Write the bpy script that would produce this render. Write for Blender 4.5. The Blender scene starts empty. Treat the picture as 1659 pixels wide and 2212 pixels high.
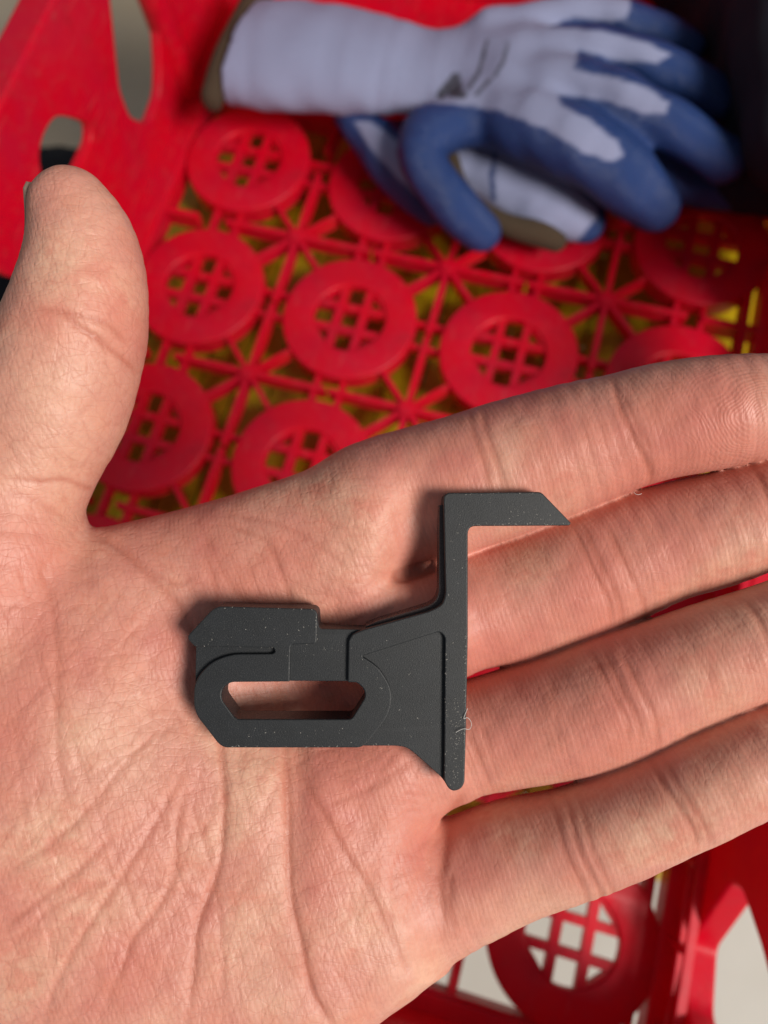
import bpy, bmesh, math, random
import numpy as np
from mathutils import Matrix, Vector
random.seed(7); rng = np.random.default_rng(7)
sc = bpy.context.scene
COL = sc.collection

# ------------------------------------------------------------------ camera, world, light, exposure
# crate frame = world (Z up, crate base at z 0). Camera pose solved from the lattice of rings.
e1 = np.array([.96223836, -.23929784, .12974542]); e2 = np.array([-.26642495, -.92565938, .26864933])
nn = -np.array([.05581286, -.29307211, -.95445988])
B = np.array([e1, -e2, nn])
u_, _, vt_ = np.linalg.svd(B); B = u_ @ vt_
T0 = np.array([-.21505614, 1.2040913, -4.85820134]) * .07
CAM = -B @ T0
HD = 0.1156                                   # distance of the held clip from the lens (m)
M_cam = Matrix([[*B[0], CAM[0]], [*B[1], CAM[1]], [*B[2], CAM[2]], [0, 0, 0, 1]])
cd = bpy.data.cameras.new('camera'); cam = bpy.data.objects.new('camera', cd); COL.objects.link(cam)
cam.matrix_world = M_cam
cd.sensor_fit = 'VERTICAL'; cd.sensor_height = 36; cd.sensor_width = 27; cd.lens = 36 * 1700 / 2212
cd.clip_start = .005; cd.clip_end = 20
cd.dof.use_dof = True; cd.dof.focus_distance = HD + .002; cd.dof.aperture_fstop = 15
sc.camera = cam

w = bpy.data.worlds.new('World'); sc.world = w; w.use_nodes = True
bg = w.node_tree.nodes['Background']; bg.inputs[0].default_value = (.82, .89, 1.0, 1); bg.inputs[1].default_value = .17

def area(name, loc, target, size, energy, col):
    l = bpy.data.lights.new(name, 'AREA'); l.shape = 'RECTANGLE'; l.size = size[0]; l.size_y = size[1]
    l.energy = energy; l.color = col
    o = bpy.data.objects.new(name, l); COL.objects.link(o); o.location = loc
    o.rotation_euler = (Vector(target) - Vector(loc)).to_track_quat('-Z', 'Y').to_euler(); return o
area('window_light', (1.08, -.47, 1.17), (0.05, -.10, .15), (.50, .50), 28, (1, .93, .84))
sc.view_settings.view_transform = 'Standard'; sc.view_settings.look = 'None'
sc.view_settings.exposure = 0; sc.view_settings.gamma = 1

# ------------------------------------------------------------------ helpers
def ray(X, Y): return B @ np.array([(X - 829.5) / 1700, (1106 - Y) / 1700, -1.])
def Wz(X, Y, z): d = ray(X, Y); return CAM + d * (z - CAM[2]) / d[2]
def Wx(X, Y, x): d = ray(X, Y); return CAM + d * (x - CAM[0]) / d[0]
def Wy(X, Y, y): d = ray(X, Y); return CAM + d * (y - CAM[1]) / d[1]
def Hp(X, Y, z=0.):   # hand frame, mm: x right, y up the palm, z out of the palm; z 0 = top face of the clip
    s = (115.6 - z) / 1700; return np.array([(X - 829.5) * s, (1106 - Y) * s, z])
def Hs(z): return (115.6 - z) / 1700
M_hand = M_cam @ Matrix.Translation((0, 0, -HD)) @ Matrix.Scale(.001, 4)

def tag(o, label=None, cat=None, group=None, kind=None):
    for k, v in (('label', label), ('category', cat), ('group', group), ('kind', kind)):
        if v: o[k] = v
    return o
def empty(name, loc=(0, 0, 0), **k):
    o = bpy.data.objects.new(name, None); COL.objects.link(o); o.location = loc; o.empty_display_size = .01
    bpy.context.view_layer.update(); return tag(o, **k)
def link_mesh(name, me, mat=None, parent=None, mw=None):
    o = bpy.data.objects.new(name, me); COL.objects.link(o)
    if mat is not None and not me.materials: me.materials.append(mat)
    if parent is not None:
        o.parent = parent; o.matrix_parent_inverse = parent.matrix_world.inverted()
    if mw is not None: o.matrix_world = mw
    return o
def shade_smooth(me):
    me.polygons.foreach_set('use_smooth', np.ones(len(me.polygons), bool))
def round_poly(pts, r0):
    out = []; n = len(pts)
    for i in range(n):
        p = np.array(pts[i][:2], float); a = np.array(pts[i - 1][:2], float); b = np.array(pts[(i + 1) % n][:2], float)
        r = pts[i][2] if len(pts[i]) > 2 else r0
        la, lb = np.linalg.norm(a - p), np.linalg.norm(b - p)
        t = min(r, .48 * la, .48 * lb)
        if t <= 0: out.append(tuple(p)); continue
        A = p + (a - p) / la * t; C = p + (b - p) / lb * t
        k = 5
        for j in range(k + 1):
            s = j / k; q = (1 - s) ** 2 * A + 2 * s * (1 - s) * p + s * s * C; out.append(tuple(q))
    return out
def extrude(loops, z0, z1, bev=0., res=2, inset=0.):
    cu = bpy.data.curves.new('tmp', 'CURVE'); cu.dimensions = '2D'; cu.fill_mode = 'BOTH'
    for L in loops:
        s = cu.splines.new('POLY'); s.points.add(len(L) - 1); s.use_cyclic_u = True
        for i, p in enumerate(L): s.points[i].co = (p[0], p[1], 0, 1)
    h = (z1 - z0) / 2
    cu.extrude = max(h - bev, 0); cu.bevel_depth = bev; cu.bevel_resolution = res; cu.offset = -bev - inset
    o = bpy.data.objects.new('tmp', cu); COL.objects.link(o)
    dg = bpy.context.evaluated_depsgraph_get(); me = bpy.data.meshes.new_from_object(o.evaluated_get(dg))
    bpy.data.objects.remove(o); bpy.data.curves.remove(cu)
    me.transform(Matrix.Translation((0, 0, (z0 + z1) / 2)))
    bm = bmesh.new(); bm.from_mesh(me); bmesh.ops.remove_doubles(bm, verts=bm.verts, dist=1e-5)
    bmesh.ops.recalc_face_normals(bm, faces=bm.faces); bm.to_mesh(me); bm.free()
    me.polygons.foreach_set('use_smooth', np.zeros(len(me.polygons), bool)); me.materials.clear(); return me
def box_bm(bm, c, s, rot=0.):
    r = bmesh.ops.create_cube(bm, size=1)
    M = Matrix.Translation(c) @ Matrix.Rotation(rot, 4, 'Z') @ Matrix.Diagonal((*s, 1))
    bmesh.ops.transform(bm, matrix=M, verts=r['verts']); return r
def bm_mesh(bm, name, bev=0.):
    if bev: bmesh.ops.bevel(bm, geom=list(bm.edges), offset=bev, segments=2, affect='EDGES', profile=.5)
    me = bpy.data.meshes.new(name); bm.to_mesh(me); bm.free(); return me

# ------------------------------------------------------------------ materials
class NT:
    def __init__(s, name):
        s.m = bpy.data.materials.new(name); s.m.use_nodes = True; s.t = s.m.node_tree
        s.b = s.t.nodes['Principled BSDF']
    def n(s, typ, **k):
        x = s.t.nodes.new(typ)
        for a, v in k.items():
            if a.startswith('i_'): x.inputs[int(a[2:]) if a[2:].isdigit() else a[2:]].default_value = v
            else: setattr(x, a, v)
        return x
    def l(s, a, b): s.t.links.new(a, b)
    def coord(s, scale=(1, 1, 1), rot=0.):
        c = s.n('ShaderNodeTexCoord'); m = s.n('ShaderNodeMapping'); m.inputs['Scale'].default_value = scale
        m.inputs['Rotation'].default_value = (0, 0, rot); s.l(c.outputs['Object'], m.inputs[0]); return m.outputs[0]
    def noise(s, v, sc, det=4, rough=.5, dist=0):
        x = s.n('ShaderNodeTexNoise'); x.inputs['Scale'].default_value = sc; x.inputs['Detail'].default_value = det
        x.inputs['Roughness'].default_value = rough; x.inputs['Distortion'].default_value = dist; s.l(v, x.inputs['Vector']); return x.outputs[0]
    def ramp(s, f, stops):
        x = s.n('ShaderNodeValToRGB'); e = x.color_ramp.elements
        while len(e) < len(stops): e.new(.5)
        for i, (p, c) in enumerate(stops): e[i].position = p; e[i].color = (*c, 1) if len(c) == 3 else c
        s.l(f, x.inputs[0]); return x.outputs[0]
    def mix(s, f, a, b, mode='MIX'):
        x = s.n('ShaderNodeMix', data_type='RGBA', blend_type=mode)
        for i, v in ((0, f), (6, a), (7, b)):
            if hasattr(v, 'node'): s.l(v, x.inputs[i])
            else: x.inputs[i].default_value = v if i == 0 else (*v, 1)
        return x.outputs[2]
    def math(s, op, a, b=0., c=None):
        x = s.n('ShaderNodeMath', operation=op)
        for i, v in enumerate((a, b, c)):
            if v is None: continue
            if hasattr(v, 'node'): s.l(v, x.inputs[i])
            else: x.inputs[i].default_value = v
        return x.outputs[0]
    def attr(s, name):
        x = s.n('ShaderNodeAttribute', attribute_name=name); return x.outputs['Fac']
    def bump(s, h, st, dist, prev=None):
        x = s.n('ShaderNodeBump'); x.inputs['Strength'].default_value = st; x.inputs['Distance'].default_value = dist
        s.l(h, x.inputs['Height'])
        if prev is not None: s.l(prev, x.inputs['Normal'])
        return x.outputs[0]
    def set(s, **k):
        for a, v in k.items():
            i = s.b.inputs[a.replace('_', ' ')]
            if hasattr(v, 'node'): s.l(v, i)
            else: i.default_value = (*v, 1) if isinstance(v, tuple) and len(v) == 3 and i.type == 'RGBA' else v
        return s.m

def mat_skin():
    k = NT('skin'); v = k.coord()                              # object units are millimetres
    big = k.noise(v, .055, 3, .55); mid = k.noise(v, .22, 3, .6); fine = k.noise(v, 1.1, 3, .6)
    base = k.ramp(big, [(.36, (.57, .21, .165)), (.5, (.64, .30, .23)), (.62, (.71, .42, .30))])
    c = k.mix(k.ramp(mid, [(.44, (0, 0, 0)), (.66, (.75, .75, .75))]), base, (.60, .225, .16))
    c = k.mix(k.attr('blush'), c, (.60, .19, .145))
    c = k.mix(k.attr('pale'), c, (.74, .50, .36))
    c = k.mix(k.math('MULTIPLY', k.attr('crease'), .62), c, (.42, .12, .075))  # crease shade painted into the skin colour along with real redness
    c = k.mix(k.ramp(fine, [(.35, (.16, .16, .16)), (.6, (0, 0, 0))]), c, (.45, .17, .12))
    # fine skin network: stretched cells along and across the fingers
    va = k.coord((.50, 1.5, .8), math.radians(-17)); vb = k.coord((1.35, .42, .8), math.radians(-12)); vc = k.coord((1.1, .5, .8), math.radians(38))
    def cells(vec, s):
        nz = k.n('ShaderNodeTexNoise'); nz.inputs['Scale'].default_value = .35; k.l(vec, nz.inputs['Vector'])
        ad = k.n('ShaderNodeVectorMath', operation='MULTIPLY_ADD'); k.l(nz.outputs['Color'], ad.inputs[0]); ad.inputs[1].default_value = (1.6, 1.6, 1.6); k.l(vec, ad.inputs[2])
        x = k.n('ShaderNodeTexVoronoi', feature='DISTANCE_TO_EDGE'); x.inputs['Scale'].default_value = s; k.l(ad.outputs[0], x.inputs['Vector'])
        return k.ramp(x.outputs['Distance'], [(0, (0, 0, 0)), (.10, (1, 1, 1))])
    h1 = cells(va, .55); h2 = cells(vb, .75); h3 = cells(vc, .5)
    sx = k.n('ShaderNodeSeparateXYZ'); k.l(v, sx.inputs[0]); pm = k.ramp(k.math('MULTIPLY_ADD', sx.outputs[0], .02, .5), [(.35, (1, 1, 1)), (.62, (.25, .25, .25))])
    h4 = cells(k.coord((1.5, .8, .8), math.radians(48)), .30); h5 = cells(k.coord((.75, 1.6, .8), math.radians(40)), .42)
    net = k.math('MULTIPLY', k.math('SUBTRACT', 2., k.math('ADD', h4, h5)), pm)
    c = k.mix(k.math('MULTIPLY', net, .12), c, (.45, .13, .09))
    wv = k.n('ShaderNodeTexWave', wave_type='BANDS', bands_direction='X'); wv.inputs['Scale'].default_value = .42; wv.inputs['Distortion'].default_value = 9
    wv.inputs['Detail'].default_value = 1.5; wv.inputs['Detail Scale'].default_value = .12; k.l(k.coord((1, 1, 1), math.radians(-20)), wv.inputs['Vector'])
    msk = k.ramp(k.noise(v, .10, 2), [(.38, (.15, .15, .15)), (.6, (1, 1, 1))])
    n1 = k.bump(k.math('MULTIPLY', h1, msk), .5, .00003)
    n2 = k.bump(h2, .4, .00003, n1); n3 = k.bump(h3, .35, .00003, n2)
    n3 = k.bump(k.math('MULTIPLY', net, -1.), .5, .00004, n3)
    n4 = k.bump(wv.outputs[0], .4, .00004, n3)
    fp = k.n('ShaderNodeMapping'); cfp = k.n('ShaderNodeTexCoord'); k.l(cfp.outputs['Object'], fp.inputs[0]); c0 = Hp(1575, 905, -4)
    fp.inputs['Location'].default_value = (-c0[0] * .8, -c0[1], 0); fp.inputs['Scale'].default_value = (.8, 1, 0)
    wr = k.n('ShaderNodeTexWave', wave_type='RINGS', rings_direction='SPHERICAL'); wr.inputs['Scale'].default_value = .60; wr.inputs['Distortion'].default_value = 1.5; wr.inputs['Detail'].default_value = 1; wr.inputs['Detail Scale'].default_value = .12; 
    fo = k.n('ShaderNodeTexNoise'); fo.inputs['Scale'].default_value = .16; fo.inputs['Detail'].default_value = 1; k.l(v, fo.inputs['Vector'])
    fa = k.n('ShaderNodeVectorMath', operation='MULTIPLY_ADD'); k.l(fo.outputs['Color'], fa.inputs[0]); fa.inputs[1].default_value = (7, 5, 0); k.l(fp.outputs[0], fa.inputs[2])
    fs_ = k.n('ShaderNodeVectorMath', operation='SUBTRACT'); k.l(fa.outputs[0], fs_.inputs[0]); fs_.inputs[1].default_value = (3.5, 2.5, 0); k.l(fs_.outputs[0], wr.inputs['Vector'])
    ln = k.n('ShaderNodeVectorMath', operation='LENGTH'); k.l(fp.outputs[0], ln.inputs[0])
    n4 = k.bump(k.math('MULTIPLY', wr.outputs[0], k.ramp(k.math('MULTIPLY', ln.outputs['Value'], .1), [(.55, (1, 1, 1)), (1.0, (0, 0, 0))])), .5, .00004, n4)
    n5 = k.bump(k.noise(v, 2.6, 4, .65), .35, .00004, n4)
    r = k.ramp(mid, [(.3, (.41, .41, .41)), (.7, (.55, .55, .55))])
    m = k.set(Base_Color=c, Roughness=r, Normal=n5)
    k.b.inputs['Subsurface Weight'].default_value = .14; k.b.inputs['Subsurface Radius'].default_value = (1., .35, .2)
    k.b.inputs['Subsurface Scale'].default_value = .0022; k.b.inputs['Specular IOR Level'].default_value = .36
    return m
def mat_nail():
    k = NT('nail'); return k.set(Base_Color=(.36, .25, .19), Roughness=.42)
def mat_clip(name='clip_plastic', base=(.009, .011, .0135), rough=.5):
    k = NT(name); v = k.coord()
    g = k.noise(v, 5.0, 3, .6); d = k.noise(v, .35, 3, .6); s = k.noise(v, 7.5, 2, .5)
    c = k.mix(k.ramp(d, [(.4, (0, 0, 0)), (.75, (.5, .5, .5))]), base, tuple(min(1, x * 1.7) for x in base))
    c = k.mix(k.ramp(s, [(.60, (0, 0, 0)), (.72, (.38, .38, .38))]), c, (.16, .155, .15))
    geo = k.n('ShaderNodeNewGeometry'); e = k.ramp(geo.outputs['Pointiness'], [(.52, (0, 0, 0)), (.62, (.35, .35, .35))])
    c = k.mix(e, c, (.16, .165, .17))
    return k.set(Base_Color=c, Roughness=k.ramp(g, [(.3, (rough - .08,) * 3), (.7, (rough + .12,) * 3)]), Normal=k.bump(g, .5, .00006))
def mat_red(name='red_plastic', base=(.82, .0014, .024)):
    k = NT(name); v = k.coord()
    a = k.noise(v, 30, 4, .6); b = k.noise(v, 260, 3, .6)
    c = k.mix(k.ramp(a, [(.4, (0, 0, 0)), (.7, (1, 1, 1))]), base, (base[0] * .82, base[1] * 1.8, base[2] * 1.6))
    c = k.mix(k.ramp(b, [(.5, (0, 0, 0)), (.8, (.22, .22, .22))]), c, (.42, .10, .09))
    sc_ = k.noise(k.coord((1, .12, 1), .6), 420, 3, .7)
    c = k.mix(k.ramp(sc_, [(.60, (0, 0, 0)), (.72, (.3, .3, .3))]), c, (.62, .16, .16))
    g = k.noise(v, 55, 5, .7); c = k.mix(k.ramp(g, [(.55, (0, 0, 0)), (.75, (.45, .45, .45))]), c, (.30, .012, .018))
    m = k.set(Base_Color=c, Roughness=k.ramp(a, [(.3, (.28, .28, .28)), (.7, (.50, .50, .50))]), Normal=k.bump(b, .12, .0006))
    tr = k.n('ShaderNodeBsdfTranslucent'); tr.inputs[0].default_value = (.95, .004, .03, 1); mx = k.n('ShaderNodeMixShader'); mx.inputs[0].default_value = .27
    k.l(k.b.outputs[0], mx.inputs[1]); k.l(tr.outputs[0], mx.inputs[2]); k.l(mx.outputs[0], k.t.nodes['Material Output'].inputs[0]); return m
def mat_simple(name, c1, c2, scale, rough=.5, bump=0, bd=.001):
    k = NT(name); v = k.coord(); a = k.noise(v, scale, 5, .6)
    c = k.mix(k.ramp(a, [(.35, (0, 0, 0)), (.68, (1, 1, 1))]), c1, c2)
    if bump: return k.set(Base_Color=c, Roughness=rough, Normal=k.bump(a, bump, bd))
    return k.set(Base_Color=c, Roughness=rough)
def mat_glove():
    k = NT('knit_and_latex'); v = k.coord()
    a = k.noise(v, 55, 4, .6)
    knit = k.mix(k.ramp(a, [(.4, (0, 0, 0)), (.66, (.8, .8, .8))]), (.31, .38, .62), (.31, .28, .40))
    knit = k.mix(k.ramp(k.noise(v, 28, 5, .65), [(.52, (0, 0, 0)), (.72, (.6, .6, .6))]), knit, (.36, .25, .26))
    wv = k.n('ShaderNodeTexWave', bands_direction='Y'); wv.inputs['Scale'].default_value = 160; wv.inputs['Distortion'].default_value = 1; k.l(v, wv.inputs['Vector'])
    lat = k.mix(k.ramp(k.noise(v, 40, 3), [(.4, (0, 0, 0)), (.7, (1, 1, 1))]), (.012, .06, .26), (.012, .022, .07))
    dirt = k.ramp(k.noise(v, 70, 4, .6), [(.50, (0, 0, 0)), (.68, (.6, .6, .6))])
    lat = k.mix(dirt, lat, (.05, .045, .05))
    c = k.mix(k.attr('coat'), knit, lat); c = k.mix(k.attr('print'), c, (.03, .03, .035))
    r = k.math('SUBTRACT', .9, k.math('MULTIPLY', k.attr('coat'), .38))
    return k.set(Base_Color=c, Roughness=r, Normal=k.bump(wv.outputs[0], .35, .0008))

# ------------------------------------------------------------------ implicit surfaces -> meshes (surface nets)
def smin(a, b, k):
    h = np.maximum(k - np.abs(a - b), 0) / k
    return np.minimum(a, b) - h * h * k * .25
def densify(chain, n=3):
    c = np.array(chain, float); N = len(c); out = []
    for i in range(N - 1):
        p0 = c[max(i - 1, 0)]; p1 = c[i]; p2 = c[i + 1]; p3 = c[min(i + 2, N - 1)]
        for j in range(n):
            t = j / n
            out.append(.5 * ((2 * p1) + (-p0 + p2) * t + (2 * p0 - 5 * p1 + 4 * p2 - p3) * t * t + (-p0 + 3 * p1 - 3 * p2 + p3) * t ** 3))
    out.append(c[-1]); return np.array(out)
def sd_chain(P, ch, kz=1., margin=8., far=9.):
    d = np.full(len(P), far, float)
    for a, b in zip(ch[:-1], ch[1:]):
        r = max(a[3], b[3]) + margin
        lo = np.minimum(a[:3], b[:3]) - r; hi = np.maximum(a[:3], b[:3]) + r
        lo[2] = min(a[2], b[2]) - r / kz; hi[2] = max(a[2], b[2]) + r / kz
        m = np.nonzero(np.all((P > lo) & (P < hi), axis=1))[0]
        if not len(m): continue
        q = P[m] - a[:3]; v = b[:3] - a[:3]
        q = q * (1, 1, kz); v = v * (1, 1, kz)
        h = np.clip(q @ v / max(v @ v, 1e-9), 0, 1)
        dd = np.linalg.norm(q - h[:, None] * v, axis=1) - (a[3] + h * (b[3] - a[3]))
        d[m] = np.minimum(d[m], dd)
    return d
def surface_nets(f, lo, hi, h, ch=4, band=3.0, iters=3):
    lo = np.array(lo, float); hi = np.array(hi, float)
    nc = np.ceil((hi - lo) / (h * ch)).astype(int) + 1
    ax = [lo[i] + np.arange(nc[i]) * h * ch for i in range(3)]
    G = np.stack(np.meshgrid(*ax, indexing='ij'), -1).reshape(-1, 3)
    Fc = f(G).reshape(nc)
    nf = (nc - 1) * ch + 1
    F = Fc
    for axis in range(3):
        n = F.shape[axis]; idx = np.arange((n - 1) * ch + 1) / ch; i0 = np.minimum(idx.astype(int), n - 2); t = idx - i0
        sh = [1, 1, 1]; sh[axis] = -1; t = t.reshape(sh).astype(np.float32)
        F = np.take(F, i0, axis).astype(np.float32) * (1 - t) + np.take(F, i0 + 1, axis).astype(np.float32) * t
    near = np.nonzero(np.abs(F).ravel() < band * h * ch * .5)[0]
    ijk = np.stack(np.unravel_index(near, F.shape), -1)
    F.ravel()[near] = 0; Fr = F.reshape(-1)
    vals = np.empty(len(near), np.float32)
    for s in range(0, len(near), 400000): vals[s:s + 400000] = f(lo + ijk[s:s + 400000] * h)
    Fr[near] = vals; F = Fr.reshape(nf)
    S = F < 0
    cnt = sum(S[i:nf[0] - 1 + i, j:nf[1] - 1 + j, k:nf[2] - 1 + k].astype(np.int8) for i in (0, 1) for j in (0, 1) for k in (0, 1))
    act = (cnt > 0) & (cnt < 8)
    ci = np.stack(np.nonzero(act), -1); vid = np.full(act.shape, -1, np.int32); vid[act] = np.arange(len(ci))
    acc = np.zeros((len(ci), 3)); num = np.zeros(len(ci))
    co = [np.array((i, j, k)) for i in (0, 1) for j in (0, 1) for k in (0, 1)]
    for a in co:
        for axis in range(3):
            if a[axis]: continue
            b = a.copy(); b[axis] = 1
            fa = F[tuple((ci + a).T)]; fb = F[tuple((ci + b).T)]; m = (fa < 0) != (fb < 0)
            t = np.where(m, fa / np.where(fa == fb, 1, fa - fb), 0)
            acc += (a + t[:, None] * (b - a)) * m[:, None]; num += m
    V = lo + (ci + acc / num[:, None]) * h
    faces = []
    for axis in range(3):
        sl0 = [slice(None)] * 3; sl1 = [slice(None)] * 3; sl0[axis] = slice(0, -1); sl1[axis] = slice(1, None)
        A = S[tuple(sl0)]; C = S[tuple(sl1)]
        E = np.stack(np.nonzero(A != C), -1); o1, o2 = [(1, 2), (2, 0), (0, 1)][axis]
        ok = (E[:, o1] > 0) & (E[:, o2] > 0) & (E[:, o1] < nf[o1] - 1) & (E[:, o2] < nf[o2] - 1); E = E[ok]
        d1 = np.zeros(3, int); d1[o1] = 1; d2 = np.zeros(3, int); d2[o2] = 1
        q = np.stack([vid[tuple((E - d1 - d2).T)], vid[tuple((E - d2).T)], vid[tuple(E.T)], vid[tuple((E - d1).T)]], -1)
        flip = ~A[tuple(E.T)]
        q[flip] = q[flip][:, ::-1]; faces.append(q)
    Q = np.concatenate(faces); Q = Q[(Q >= 0).all(1)]
    for _ in range(iters):
        N = grad(f, V, h * .5); V = V - N * np.clip(f(V), -h, h)[:, None] * .9
    return V, Q
def grad(f, V, e):
    f0 = f(V); g = np.stack([f(V + np.eye(3)[i] * e) - f0 for i in range(3)], -1)
    return g / np.maximum(np.linalg.norm(g, axis=1, keepdims=True), 1e-6)
def np_mesh(name, V, Q, attrs=None):
    me = bpy.data.meshes.new(name); me.vertices.add(len(V)); me.vertices.foreach_set('co', V.astype(np.float32).ravel())
    me.loops.add(Q.size); me.loops.foreach_set('vertex_index', Q.astype(np.int32).ravel())
    me.polygons.add(len(Q)); me.polygons.foreach_set('loop_start', np.arange(0, Q.size, Q.shape[1], dtype=np.int32))
    me.update(calc_edges=True); shade_smooth(me)
    for k, v in (attrs or {}).items():
        a = me.attributes.new(k, 'FLOAT', 'POINT'); a.data.foreach_set('value', v.astype(np.float32))
    return me
def poly_sd(x, y, poly):          # signed distance to polygon, positive inside
    d = np.full(len(x), 1e9); ins = np.zeros(len(x), bool); n = len(poly)
    for i in range(n):
        ax, ay = poly[i]; bx, by = poly[(i + 1) % n]; vx, vy = bx - ax, by - ay
        t = np.clip(((x - ax) * vx + (y - ay) * vy) / (vx * vx + vy * vy), 0, 1)
        d = np.minimum(d, (x - ax - t * vx) ** 2 + (y - ay - t * vy) ** 2)
        c = ((ay > y) != (by > y)); c &= x < (vx * (y - ay) / (vy if vy else 1e-9) + ax); ins ^= c
    return np.sqrt(d) * np.where(ins, 1, -1)
def poly_d(x, y, pts):            # unsigned distance to an open polyline and the parameter along it
    d = np.full(len(x), 1e9); tt = np.zeros(len(x)); n = len(pts) - 1
    for i in range(n):
        ax, ay = pts[i]; bx, by = pts[i + 1]; vx, vy = bx - ax, by - ay
        t = np.clip(((x - ax) * vx + (y - ay) * vy) / (vx * vx + vy * vy + 1e-9), 0, 1)
        q = (x - ax - t * vx) ** 2 + (y - ay - t * vy) ** 2; m = q < d
        d = np.where(m, q, d); tt = np.where(m, (i + t) / n, tt)
    return np.sqrt(d), tt
def spl(pts, n=5): return [tuple(p) for p in densify([(*p, 0, 0) for p in pts], n)[:, :2]]

# ------------------------------------------------------------------ the open hand
DZ = 1.8
def chain(rows, z=None):
    out = []
    for X, Y, r, zz in rows:
        zz += DZ; p = Hp(X, Y, zz); out.append((*p, r * Hs(zz)))
    return densify(out, 3)
F_INDEX = chain([(820, 1100, 150, -17.0), (920, 1070, 155, -16.95), (1010, 1040, 150, -16.22), (1100, 1011, 150, -15.49), (1235, 966, 141, -13.03), (1335, 936, 131, -10.7), (1425, 911, 129, -8.53), (1535, 893, 127, -6.1), (1640, 878, 116, -4.23), (1705, 866, 95, -2.88)])
F_MIDDLE = chain([(840, 1370, 140, -18.0), (930, 1343, 140, -17.56), (1010, 1318, 133, -18.24), (1110, 1294, 137, -18.59), (1235, 1249, 141, -16.86), (1335, 1209, 138, -15.1), (1435, 1173, 130, -12.79), (1535, 1147, 128, -10.5), (1659, 1110, 120, -7.38), (1800, 1065, 112, -4.55), (1890, 1035, 92, -2.88)])
F_RING = chain([(850, 1640, 140, -18.0), (930, 1615, 138, -17.78), (1010, 1594, 126, -17.18), (1110, 1571, 131, -15.94), (1235, 1540, 139, -13.4), (1335, 1503, 140, -11.0), (1435, 1464, 132, -8.69), (1535, 1425, 128, -6.4), (1659, 1380, 122, -3.78), (1800, 1322, 112, -0.95), (1880, 1290, 92, 0.59)])
F_PINKY = chain([(830, 1900, 165, -19.0), (910, 1925, 150, -17.91), (1000, 1900, 136, -16.59), (1110, 1855, 129, -15.08), (1235, 1821, 121, -11.83), (1335, 1783, 119, -9.4), (1435, 1738, 117, -7.09), (1535, 1691, 118, -4.8), (1659, 1633, 111, -2.18), (1770, 1585, 90, -0.24)])
F_THUMB = chain([(152, 452, 88, -6), (176, 520, 112, -7), (181, 600, 131, -8), (168, 690, 147, -9), (152, 750, 155, -10), (112, 870, 161, -11), (62, 986, 150, -12), (18, 1090, 158, -12.5), (-10, 1230, 196, -14), (-50, 1400, 225, -17), (-90, 1600, 240, -19)])
PALM = [(150, 1180), (215, 1140), (350, 1108), (480, 1073), (600, 1036), (720, 995), (820, 960), (900, 965), (905, 1100), (880, 1235), (930, 1330), (955, 1440), (960, 1620), (935, 1790), (950, 1930), (960, 2070), (905, 2115), (848, 2150), (800, 2182), (700, 2245), (560, 2330), (330, 2470), (60, 2600), (-300, 2750), (-700, 2900), (-1000, 2200), (-500, 1800), (-250, 1400), (-40, 1200)]
PALM_H = [tuple(Hp(a, b, -14)[:2]) for a, b in PALM]
BUMPS = [(640, 1235, 230, 55, 1.3), (370, 1430, 45, 110, -.8), (660, 1490, 140, 65, -5.2), (40, 1760, 330, 420, 10.5), (-250, 2200, 400, 400, 3), (520, 2180, 300, 220, 6.0), (640, 1430, 200, 190, -2.8), (760, 1760, 130, 150, 1.6), (330, 1170, 200, 110, -4.0),
         (770, 1170, 110, 110, 2.0), (900, 1990, 120, 120, 1.5), (560, 1180, 130, 90, .8), (690, 2000, 70, 200, .8), (900, 1380, 90, 70, -1.5), (880, 1600, 90, 70, 1.0)]
def palm_top(x, y, s):
    X = 829.5 + x / s; Y = 1106 - y / s
    t = np.full(len(x), -8.2 + DZ)
    for cx, cy, sx, sy, a in BUMPS: t += a * np.exp(-.5 * (((X - cx) / sx) ** 2 + ((Y - cy) / sy) ** 2))
    return t
def f_hand(P):
    x, y, z = P.T
    full = P; near = np.nonzero((x < 22) & (z < 14))[0]; x, y, z = x[near], y[near], z[near]
    s = poly_sd(x, y, PALM_H)
    t = palm_top(x, y, Hs(-12)); R = 9.5; Hh = 12.5
    zz = np.abs(z - (t - Hh)) - (Hh - R)
    ox = np.maximum(R - s, 0); oz = np.maximum(zz, 0)
    palm = np.sqrt(ox ** 2 + oz ** 2) - R + np.minimum(np.maximum(-s + R, zz), 0) * 0
    palm = np.where((s > R) & (zz < 0), np.maximum(zz, R - s) - R, palm)
    pf = np.full(len(P), 30.); pf[near] = palm; palm = pf
    fi = sd_chain(P, F_INDEX, .98); fm = sd_chain(P, F_MIDDLE, .98); fr = sd_chain(P, F_RING, .98); fp = sd_chain(P, F_PINKY, .98)
    fing = smin(smin(fi, fm, .8) + .24, smin(fr, fp, .8) + .38, .8)
    d = smin(palm, fing, 3.6)
    return smin(d, sd_chain(P, F_THUMB, 1.), 3.6)

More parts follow.
